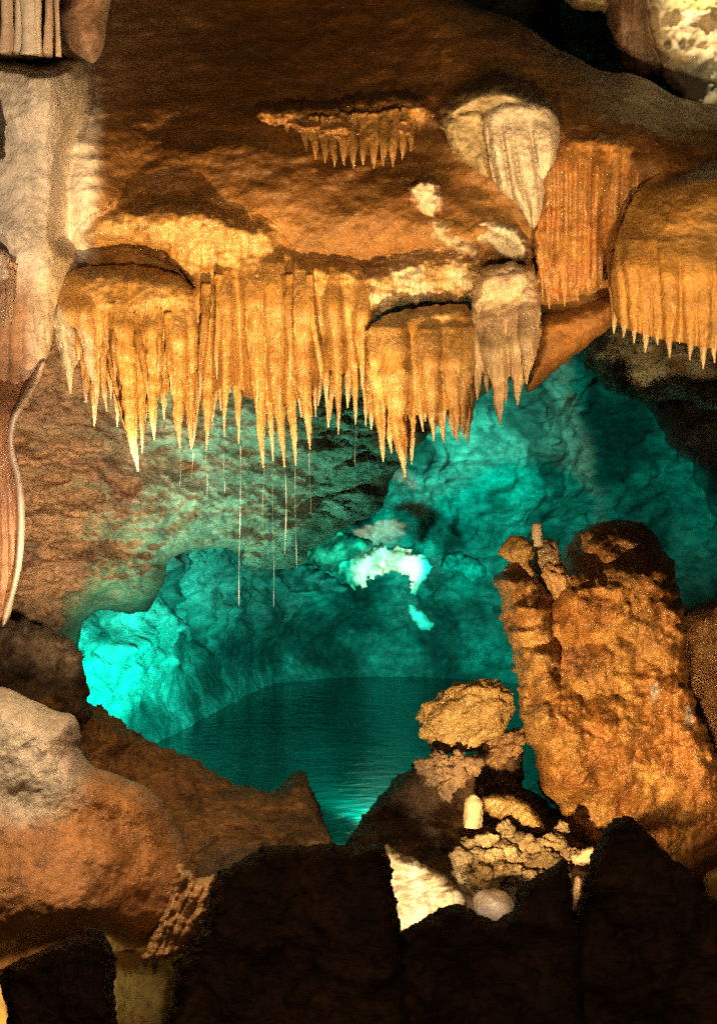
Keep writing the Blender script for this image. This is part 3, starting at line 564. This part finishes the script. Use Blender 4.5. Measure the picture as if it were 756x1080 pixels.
t = thing('lumpy_stalagmite', 'golden knobby stalagmite fused against the left side of the big right rock', 'stalagmite', P(570, 800, 8.3))
sheet('trunk', [(524, 625), (519, 614), (526, 602), (545, 598), (568, 604), (578, 620), (586, 650), (594, 690), (600, 730), (600, 775), (590, 800), (562, 792), (550, 770), (549, 735), (543, 700), (535, 670), (527, 645)], 8.3, M['lump'], t, cell=1.2, roll=22, thick=0.4, skirt=0.5, inw=8, edge=(5, 16),
      bumps=((541, 614, 20, 11, 0.22), (552, 642, 26, 13, 0.22), (556, 668, 22, 10, 0.16), (566, 692, 24, 12, 0.2), (572, 720, 26, 14, 0.2), (578, 760, 30, 20, 0.2)), nz=((0.2, 0.05, 4), (0.06, 0.015, 3)), lum=((0.2, 0.10), (0.08, 0.035)), col=(0.46, 0.25, 0.08), sec=LUMPC, off=13.1, cs=0.15)
u = np.linspace(0, 1, 34)
V, q_, tr = tube_rings(P(546+1.5*np.sin(u*5), 607-42*u, 8.28+0*u), 14.5/F*8.3*(1-0.06*np.sin(u*7)+0.10*np.sin(u*13))*np.sqrt(np.clip((1.03-u)*5, 0, 1)), 40, 2.0, 0.07, 3, 0.30, 0.06)
mesh('top_knob', V, q_, M['lump'], t, colmix((0.50, 0.30, 0.10), V, nz=0.2), tr)
o = thing('stalagmite', 'tiny pale stalagmite stump standing on top beside the knobby stalagmite', 'stalagmite', P(566, 574, 8.3))
V, q_, tr = tube_rings(P(566+0*u, 576-25*u, 8.3+0*u), 6/F*8.3*(1-0.15*u)*np.sqrt(np.clip((1.02-u)*9, 0, 1)), 22, 3.0, 0.05, 3, 0.08, 0.03)
mesh('stump', V, q_, M['pale'], o, colmix((0.62, 0.50, 0.34), V, nz=0.15), tr)
o = boulder('rock', 577, 590, 8.45, (14, 14, 20), M['lump'], (0.28, 0.18, 0.10), lum_s=0.5, seed=2.2, sub=5)
tag(o, 'rough brown rock under the tiny stump', 'rock')
o = boulder('rock', 588, 614, 8.4, (13, 14, 22), M['lump'], (0.44, 0.24, 0.09), lum_s=0.5, seed=4.2, sub=5, rot=0.5)
tag(o, 'golden rock wedged between knobby stalagmite and big rock', 'rock')
o = sheet('rock_shoulder', [(712, 650), (726, 634), (745, 628), (830, 630), (830, 1000), (700, 1000), (690, 900), (735, 860), (742, 800), (724, 770), (716, 720)], 9.1, M['lump'], None, cell=1.7, roll=26, thick=0.5, skirt=0.8, inw=10, edge=(3, 18), nz=((0.4, 0.08, 4),), lum=((0.2, 0.06),), col=(0.30, 0.15, 0.05), sec=(0.22, 0.1, 0.03), spots=((750, 880, 80, 80, (0.10, 0.05, 0.02), 0.8),), off=14.1)
tag(o, 'brown rock shoulder behind the big rock at the right edge', 'rock')

# slope with rubble below
o = sheet('rock_slope', [(360, 895), (374, 874), (398, 840), (424, 815), (446, 800), (470, 806), (500, 795), (528, 775), (548, 772), (552, 792), (551, 834), (566, 838), (580, 846), (600, 866), (660, 900), (680, 1010), (380, 1010), (372, 930)], lambda px, py: 8.7-0.9*sstep(840, 960, py), M['rough'], None, cell=1.6, roll=14, thick=0.4, skirt=0.8, inw=6, edge=(4, 12), nz=((0.4, 0.10, 5), (0.1, 0.03, 3)), lum=((0.14, 0.05),), col=(0.11, 0.06, 0.025), sec=(0.18, 0.10, 0.05), spots=((535, 915, 60, 32, (0.48, 0.33, 0.16), 0.8),), off=15.1)
tag(o, 'dark brown rubble slope rising from the pool edge', 'rock')
o = boulder('boulder', 492, 755, 8.7, (49, 34, 33), M['lump'], (0.50, 0.31, 0.11), lum_s=0.42, amp=0.16, s=0.5, seed=5.0, sub=6, rot=0.42)
tag(o, 'golden pitted boulder leaning over the water beside the knobby stalagmite', 'boulder')
o = boulder('boulder', 528, 790, 8.75, (30, 25, 16), M['lump'], (0.36, 0.2, 0.08), lum_s=0.3, amp=0.25, s=0.4, seed=6.0, sub=5, rot=0.6)
tag(o, 'brown rough boulder directly under the pitted golden one', 'boulder')
o = sheet('tilted_slab', [(506, 842), (520, 836), (548, 840), (562, 852), (576, 872), (574, 882), (556, 876), (536, 866), (518, 862), (508, 852)], 7.9, M['drape'], None, cell=1.0, roll=9, thick=0.15, skirt=0.25, inw=3, edge=(2, 8), nz=((0.1, 0.02, 4),), fl=(9, 0.03, 830, 850, 0.8), col=(0.46, 0.27, 0.09), off=15.8)
tag(o, 'golden tilted slab beside the stubby white stalagmite', 'rock slab')
o = thing('stalagmite', 'stubby cream stalagmite with rounded tip in the rubble', 'stalagmite', P(498, 868, 7.9))
V, q_, tr = tube_rings(P(498+1.0*np.sin(u*2), 872-34*u, 7.85+0*u), 10.5/F*7.9*(1-0.18*u)*np.sqrt(np.clip((1.01-u)*4, 0, 1)), 30, 4.0, 0.05, 3, 0.22, 0.05)
mesh('stub', V, q_, M['pale'], o, colmix((0.46, 0.35, 0.19), V, nz=0.3), tr)
rnd = random.Random(5)
spots_ = [(497, 892, 9), (513, 888, 8), (527, 892, 9), (543, 884, 10), (558, 890, 9), (573, 894, 9), (589, 890, 10), (505, 906, 10), (520, 905, 9), (536, 903, 10), (551, 906, 9), (565, 910, 10), (580, 908, 9), (512, 921, 9), (500, 930, 10), (527, 920, 9), (541, 922, 10), (556, 926, 9), (569, 924, 8), (486, 905, 9), (488, 922, 8), (516, 936, 8), (600, 900, 7), (532, 878, 8), (594, 876, 8)]
for k in range(38):
    a_ = rnd.random(); spots_.append((492+108*a_, rnd.uniform(884, 940-18*abs(a_-0.3)), rnd.uniform(3.5, 6.5)))
for k, (x, y, r) in enumerate(spots_):
    o = boulder('rubble_stone', x+rnd.uniform(-2, 2), y+rnd.uniform(-2, 2), 7.75-0.35*(y-880)/60+rnd.uniform(-.05, .05), (r*rnd.uniform(.9, 1.45), r*1.2, r*rnd.uniform(.7, 1.15)), M['rough'], (lambda g: (0.42*g, 0.29*g, 0.14*g))(rnd.uniform(.6, 1.2)), amp=0.5, s=0.9, lum_s=0.8, seed=k*1.7, sub=4, rot=rnd.uniform(-.6, .6))
    tag(o, 'fist sized tan stone in the lit rubble above the white rock', 'stone', 'lit rubble stones')
for k, (x, y, r) in enumerate([(448, 808, 10), (458, 818, 12), (470, 812, 13), (462, 800, 9), (475, 826, 12), (484, 815, 13), (498, 806, 12), (482, 800, 9), (470, 836, 9)]):
    o = boulder('rubble_stone', x, y, 8.35, (r, r, r*.8), M['rough'], (0.34, 0.21, 0.11), amp=0.5, s=0.8, seed=k*2.7+50, sub=4, rot=k)
    tag(o, 'pinkish tan stone in the heap just under the pitted boulder', 'stone', 'stones under the pitted boulder')
o = sheet('white_rock', [(398, 880), (424, 902), (446, 908), (466, 922), (484, 936), (494, 960), (498, 985), (470, 1020), (398, 1020)], 7.0, M['pale'], None, cell=1.3, roll=14, thick=0.3, skirt=0.5, inw=5, edge=(2.5, 14), nz=((0.25, 0.05, 4),), rid=((0.2, 0.04),), st=(1, 1, 0.5), col=(0.78, 0.62, 0.38), sec=(0.6, 0.42, 0.22), off=16.1, cs=0.12)
tag(o, 'bright white lit rock seen between the dark foreground rocks', 'rock')
o = boulder('pebble', 522, 955, 6.9, (24, 20, 17), M['pale'], (0.12, 0.085, 0.06), amp=0.08, s=0.9, seed=8.0, sub=5, rot=-0.3)
tag(o, 'smooth grey brown cobble right of the white rock', 'stone')
t = thing('pale_twisted_rock', 'small pale branching rock in the gap between the dark peaks', 'rock', P(620, 970, 7.0))
sheet('upper_branch', [(600, 902), (612, 898), (624, 890), (630, 898), (644, 904), (642, 912), (628, 908), (618, 914), (604, 912)], 7.0, M['pale'], t, cell=0.8, roll=5, thick=0.08, skirt=0.15, inw=2, edge=(2, 6), col=(0.42, 0.27, 0.16), off=17.1)
sheet('lower_stem', [(610, 922), (615, 930), (614, 944), (608, 964), (601, 960), (605, 946), (604, 930)], 7.0, M['pale'], t, cell=0.8, roll=4, thick=0.06, skirt=0.15, inw=2, edge=(1.5, 6), col=(0.50, 0.36, 0.24), off=17.4)
o = sheet('pale_rock', [(740, 920), (760, 915), (800, 915), (800, 960), (752, 955), (743, 945)], 7.2, M['pale'], None, cell=1.3, roll=8, thick=0.15, skirt=0.3, inw=3, edge=(2, 8), col=(0.66, 0.48, 0.16), off=17.8)
tag(o, 'small yellow lit rock at the lower right edge', 'rock')

# ================================================================== LEFT BOTTOM
def lmcol(px, py, p):
    n = fbm(p, 0.4, 4); c = np.tile([0.42, 0.18, 0.050], (len(px), 1))
    w = sstep(0.0, 0.5, n)[:, None]*0.5; c = c*(1-w)+np.array([0.26, 0.11, 0.035])*w
    d = np.sqrt(((px-20)/75)**2+((py-790)/95)**2)+0.2*n
    w = (1-sstep(0.6, 1.15, d))[:, None]; c = c*(1-w)+np.array([0.52, 0.42, 0.30])*w  # pale stone; light from the left is also put into this patch
    d = np.sqrt(((px-75)/14)**2+((py-785)/30)**2)+0.15*n
    w = (1-sstep(0.6, 1.15, d))[:, None]; c = c*(1-w)+np.array([0.58, 0.42, 0.32])*w
    return c*(1+0.15*fbm(p, 0.06, 3))[:, None]
t = thing('flowstone_bank', 'large smooth flowstone bank at the lower left, pale above and orange brown below', 'flowstone', P(60, 1000, 5.8))
sheet('bank', [(-200, 716), (-40, 716), (8, 726), (42, 742), (62, 750), (78, 753), (86, 772), (84, 795), (104, 812), (140, 824), (166, 836), (180, 856), (192, 882), (204, 908), (214, 932), (212, 960), (196, 985), (160, 1000), (128, 1000), (108, 985), (60, 996), (0, 1026), (-200, 1060)], lambda px, py: 5.9+0.3*sstep(60, 200, px)-0.3*sstep(780, 960, py), M['flow'], t, cell=1.7, roll=34, thick=0.45, skirt=0.6, inw=10, edge=(2.5, 25),
      bumps=((30, 790, 60, 60, 0.15), (78, 780, 16, 34, 0.04), (90, 838, 50, 20, 0.05, 8), (150, 850, 34, 22, 0.06, 20), (120, 905, 90, 30, 0.05, 10), (175, 905, 20, 20, -0.04), (60, 950, 80, 40, 0.10)), nz=((0.3, 0.03, 4), (0.08, 0.008, 3)), rid=((0.3, 0.015),), col=lmcol, off=18.1)
sheet('fluted_edge', [(186, 905), (200, 918), (212, 930), (229, 918), (226, 942), (222, 962), (212, 984), (192, 1006), (168, 1016), (146, 1016), (158, 994), (172, 966), (182, 940)], 5.7, M['drape'], t, cell=1.1, roll=8, thick=0.15, skirt=0.3, inw=3, edge=(2.5, 8), fl=[(10, 0.028, 900, 930, 0.45)], nz=((0.1, 0.03, 4),), lum=((0.07, 0.03),), col=(0.50, 0.26, 0.09), off=18.6)
sheet('underside', [(88, 960), (190, 930), (222, 972), (200, 1020), (186, 1050), (182, 1120), (112, 1120), (108, 1040), (100, 990)], 6.1, M['pale'], t, cell=1.6, roll=16, thick=0.3, skirt=0.4, inw=5, edge=(3, 14), nz=((0.2, 0.03, 4),), col=(0.34, 0.24, 0.07), sec=(0.42, 0.33, 0.12), off=18.9, bumps=((140, 1000, 60, 20, -0.15),))
o = sheet('yellow_rock', [(-60, 1010), (6, 1016), (16, 1060), (18, 1120), (-60, 1120)], 6.0, M['pale'], None, cell=1.6, roll=10, thick=0.2, skirt=0.3, inw=4, col=(0.60, 0.38, 0.10), off=19.3)
tag(o, 'sliver of yellow lit rock in the bottom left corner', 'rock')
def shcol(px, py, p):
    n = fbm(p, 0.3, 4); c = np.tile([0.24, 0.115, 0.035], (len(px), 1))
    w = sstep(0.05, 0.5, n)[:, None]*0.8; c = c*(1-w)+np.array([0.26, 0.13, 0.05])*w
    w = (sstep(880, 925, py+10*n)*sstep(190, 240, px))[:, None]*0.6; c = c*(1-w)+np.array([0.10, 0.12, 0.11])*w
    return c*(1+0.3*fbm(p, 0.06, 3))[:, None]
o = sheet('rock_shelf', [(40, 700), (84, 736), (102, 742), (122, 756), (148, 776), (176, 788), (212, 802), (236, 820), (262, 830), (290, 836), (303, 822), (314, 812), (321, 814), (333, 842), (346, 876), (356, 900), (360, 960), (180, 980), (60, 900), (0, 800)], lambda px, py: 8.6-1.4*sstep(800, 960, py)-0.6*sstep(160, 60, px), M['rough'], None, cell=1.6, roll=16, thick=0.4, skirt=0.7, inw=6, edge=(4, 11), nz=((0.35, 0.08, 5), (0.08, 0.02, 3)), lum=((0.16, 0.05), (0.07, 0.02)), col=shcol, off=20.1, bumps=((235, 860, 60, 22, 0.15, 10), (312, 860, 18, 40, 0.12), (120, 780, 30, 20, 0.1)))
tag(o, 'rough brown rock shelf with a small pointed peak at the water edge', 'rock shelf')
o = sheet('rock_outcrop', [(-100, 640), (-20, 646), (30, 655), (70, 668), (90, 690), (92, 730), (100, 760), (60, 780), (-100, 780)], 7.6, M['rough'], None, cell=1.8, roll=20, thick=0.4, skirt=0.8, inw=8, edge=(6, 16), nz=((0.3, 0.10, 5), (0.08, 0.02, 3)), lum=((0.13, 0.05),), col=(0.12, 0.07, 0.035), sec=(0.20, 0.13, 0.07), spots=((52, 742, 14, 7, (0.45, 0.2, 0.05), 0.8),), off=20.7, cs=0.15)
tag(o, 'dark crumbly outcrop between the pale column and the flowstone bank', 'rock')

# ================================================================== FOREGROUND SILHOUETTES
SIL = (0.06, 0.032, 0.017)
def sil(name, poly, D, label, off):
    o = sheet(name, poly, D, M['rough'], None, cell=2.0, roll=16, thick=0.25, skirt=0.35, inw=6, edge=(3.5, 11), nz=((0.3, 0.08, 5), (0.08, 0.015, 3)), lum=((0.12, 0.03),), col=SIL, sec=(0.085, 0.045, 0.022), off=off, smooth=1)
    tag(o, label, 'rock', 'dark foreground rocks')
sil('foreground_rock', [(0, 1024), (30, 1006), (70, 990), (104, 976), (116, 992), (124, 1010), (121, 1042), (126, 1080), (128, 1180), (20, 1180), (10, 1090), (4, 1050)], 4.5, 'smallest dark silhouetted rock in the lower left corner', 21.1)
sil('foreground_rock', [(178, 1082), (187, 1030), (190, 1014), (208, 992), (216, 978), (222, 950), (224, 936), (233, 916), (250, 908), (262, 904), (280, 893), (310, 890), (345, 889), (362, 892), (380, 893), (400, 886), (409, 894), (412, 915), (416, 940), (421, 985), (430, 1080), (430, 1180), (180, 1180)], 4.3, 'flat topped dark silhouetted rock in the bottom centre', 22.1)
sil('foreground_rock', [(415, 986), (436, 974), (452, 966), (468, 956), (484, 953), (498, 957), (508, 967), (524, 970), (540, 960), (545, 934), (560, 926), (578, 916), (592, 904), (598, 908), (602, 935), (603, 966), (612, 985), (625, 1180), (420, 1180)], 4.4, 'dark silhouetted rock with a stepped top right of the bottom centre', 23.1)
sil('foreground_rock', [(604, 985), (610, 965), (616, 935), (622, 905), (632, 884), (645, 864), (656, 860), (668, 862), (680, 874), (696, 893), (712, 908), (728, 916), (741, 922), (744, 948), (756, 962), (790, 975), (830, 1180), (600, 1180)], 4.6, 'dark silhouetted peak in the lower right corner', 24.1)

# ================================================================== FALLING WATER
rnd = random.Random(3)
drips = [(301, 497, 585, 1.6), (253, 470, 640, 1.1), (278, 494, 560, 0.7), (237, 464, 520, 0.7), (327, 476, 540, 0.8), (218, 478, 525, 0.7), (190, 474, 515, 0.6), (203, 475, 505, 0.6), (375, 450, 490, 0.6), (427, 505, 530, 0.7), (312, 493, 600, 0.6), (288, 488, 640, 0.45)]
for k, (x, ya, yb, w) in enumerate(drips):
    n = max(20, int((yb-ya)/2.0)); u = np.linspace(0, 1, n)
    r = (0.55 if w > 1 else 0.40)*w/F*6.5*(0.15+1.0*np.abs(np.sin(u*n*0.17+k)*np.sin(u*n*0.071+2*k))*rnd.uniform(.7, 1.2)); r[-1] *= 0.3
    V, q_, tr = tube_rings(P(x+0.9*np.sin(u*4+k), ya+(yb-ya)*u, 6.5+0*u), r, 8, k, 0.02, 2, 0.1)
    o = mesh('water_trickle', V, q_, M['drip'], None, (0.8, 0.95, 1), tr)
    tag(o, 'thin thread of water falling from the long golden spikes towards the pool', 'water trickle', 'threads of falling water')

# ================================================================== LIGHT
def lamp(name, typ, loc, target, power, col, size=0.1, cone=60, blend=0.5):
    l = bpy.data.lights.new(name, typ); l.energy = power; l.color = col
    if typ == 'SPOT': l.spot_size = math.radians(cone); l.spot_blend = blend; l.shadow_soft_size = size
    elif typ == 'POINT': l.shadow_soft_size = size
    o = bpy.data.objects.new(name, l); C.objects.link(o); o.location = loc
    if target is not None:
        from mathutils import Vector
        d = Vector(target)-Vector(loc); o.rotation_euler = d.to_track_quat('-Z', 'Y').to_euler()
    o['kind'] = 'helper' if False else 'thing'; del o['kind']
    return o
def W(px, py, D): return tuple(float(v) for v in P(px, py, D))
WARM = (1.0, 0.72, 0.38); CYAN = (0.0, 0.86, 0.64); WHITE = (1.0, 0.86, 0.66)
lamp('floodlight_gold', 'SPOT', (-0.30, 3.9, 1.10), W(270, 380, 6.5), 1850, (1.0, 0.64, 0.27), 0.035, 44, 0.85)
lamp('floodlight_orange', 'SPOT', (1.25, 3.6, 1.0), W(670, 250, 6.4), 1000, (1.0, 0.63, 0.26), 0.04, 36, 0.8)
lamp('floodlight_pale', 'SPOT', (-0.5, 2.7, 2.1), W(-5, 160, 6.2), 640, (1.0, 0.80, 0.58), 0.04, 19, 0.5)
lamp('floodlight_pale_low', 'SPOT', (-0.6, 2.7, 1.6), W(-40, 410, 6.0), 560, (1.0, 0.74, 0.50), 0.04, 21, 0.5)
lamp('floodlight_pool_left', 'SPOT', W(225, 800, 10.6), W(100, 710, 12.8), 2300, CYAN, 0.08, 58, 0.9)
lamp('floodlight_pool_back', 'SPOT', W(400, 860, 9.8), W(330, 640, 18.0), 2900, CYAN, 0.10, 60, 0.9)
lamp('floodlight_pool_right', 'SPOT', W(600, 720, 11.5), W(440, 500, 16.0), 4600, CYAN, 0.12, 46, 0.9)
lamp('floodlight_pool_far_right', 'SPOT', W(700, 760, 10.6), W(680, 500, 15.0), 700, CYAN, 0.12, 48, 0.9)
lamp('floodlight_overhang', 'SPOT', W(330, 850, 8.9), W(230, 520, 11.5), 1500, (0.18, 0.95, 0.68), 0.10, 76, 0.9)
lamp('floodlight_overhang_low', 'SPOT', W(240, 800, 9.2), W(140, 600, 10.2), 170, CYAN, 0.08, 75, 1.0)
lamp('fill_overhang', 'SPOT', (0.35, 3.9, 1.3), W(225, 500, 11.0), 2200, (0.85, 1.0, 0.66), 0.05, 15, 1.0)  # added fill to brighten the middle of the overhang
lamp('floodlight_rock', 'SPOT', W(430, 1000, 5.3), W(605, 728, 8.5), 1200, (1.0, 0.65, 0.28), 0.04, 41, 0.7)
lamp('fill_shoulder', 'SPOT', W(800, 1000, 5.6), W(735, 720, 9.0), 500, (1.0, 0.65, 0.30), 0.05, 30, 1.0)  # added fill, lifts the black right edge of the rock
lamp('floodlight_white', 'SPOT', W(520, 1030, 5.6), W(450, 945, 7.2), 260, (1.0, 0.84, 0.58), 0.05, 38, 0.7)
lamp('floodlight_bank', 'SPOT', (-1.0, 4.75, 2.75), W(60, 850, 5.9), 260, (1.0, 0.70, 0.40), 0.04, 75, 0.9)
lamp('floodlight_bank_pale', 'SPOT', (-1.9, 4.9, 2.3), W(15, 790, 5.8), 40, (1.0, 0.86, 0.66), 0.05, 50, 0.9)
lamp('fill_shelf', 'SPOT', (0.6, 4.9, 3.0), W(190, 825, 8.2), 420, (1.0, 0.70, 0.38), 0.05, 22, 0.9)  # added dim fill for the shelf and outcrop
lamp('floodlight_underside', 'SPOT', W(160, 1130, 5.4), W(148, 1020, 6.1), 22, (1.0, 0.80, 0.42), 0.05, 100, 0.9)
lamp('floodlight_corner', 'SPOT', W(-60, 1130, 5.5), W(0, 1060, 6.0), 18, (1.0, 0.74, 0.36), 0.05, 100, 0.9)
lamp('floodlight_arch', 'SPOT', W(450, 880, 8.9), W(408, 597, 15.6), 4800, (1.0, 0.76, 0.50), 0.04, 7, 0.5)
lamp('fill_dome', 'SPOT', (0.1, 3.0, 2.3), W(360, -70, 7.8), 860, (1.0, 0.66, 0.30), 0.05, 58, 1.0)  # added fill from near the camera, keeps the dome top from going black
lamp('fill_ridge', 'SPOT', (0.9, 3.3, 2.4), W(650, 110, 7.6), 480, (1.0, 0.66, 0.30), 0.05, 40, 1.0)  # extra fill added to warm the upper right band of the dome
lamp('floodlight_top', 'SPOT', W(720, -150, 8.2), W(738, 20, 9.0), 130, (1.0, 0.80, 0.46), 0.05, 50, 0.9)
lamp('floodlight_cream', 'SPOT', (0.8, 3.2, 2.3), W(535, 165, 6.6), 200, (1.0, 0.86, 0.66), 0.05, 13, 0.9)
lamp('floodlight_left_wall', 'SPOT', (-0.2, 3.6, 1.6), W(60, 500, 9.5), 3300, (1.0, 0.80, 0.52), 0.05, 26, 1.0)
lamp('fill_lamp', 'POINT', (0.4, -0.5, 3.4), None, 190, (1.0, 0.62, 0.34), 0.3)  # added ambient fill behind the camera, lifts the dark foreground rocks

world = bpy.data.worlds.new('World'); scene.world = world; world.use_nodes = True
world.node_tree.nodes['Background'].inputs['Color'].default_value = (0.02, 0.012, 0.006, 1)
world.node_tree.nodes['Background'].inputs['Strength'].default_value = 0.1

cam = bpy.data.cameras.new('camera'); cam.sensor_fit = 'VERTICAL'; cam.sensor_height = 24; cam.lens = 24*F/1080; cam.clip_end = 200; cam.clip_start = 0.05
co = bpy.data.objects.new('camera', cam); C.objects.link(co); co.location = (0, 0, CZ); co.rotation_euler = (math.radians(90), 0, 0)
scene.camera = co
scene.view_settings.view_transform = 'Standard'; scene.view_settings.look = 'None'; scene.view_settings.exposure = 0
scene.cycles.use_denoising = False
scene.cycles.max_bounces = 6; scene.cycles.sample_clamp_indirect = 2.0; scene.cycles.sample_clamp_direct = 0.0
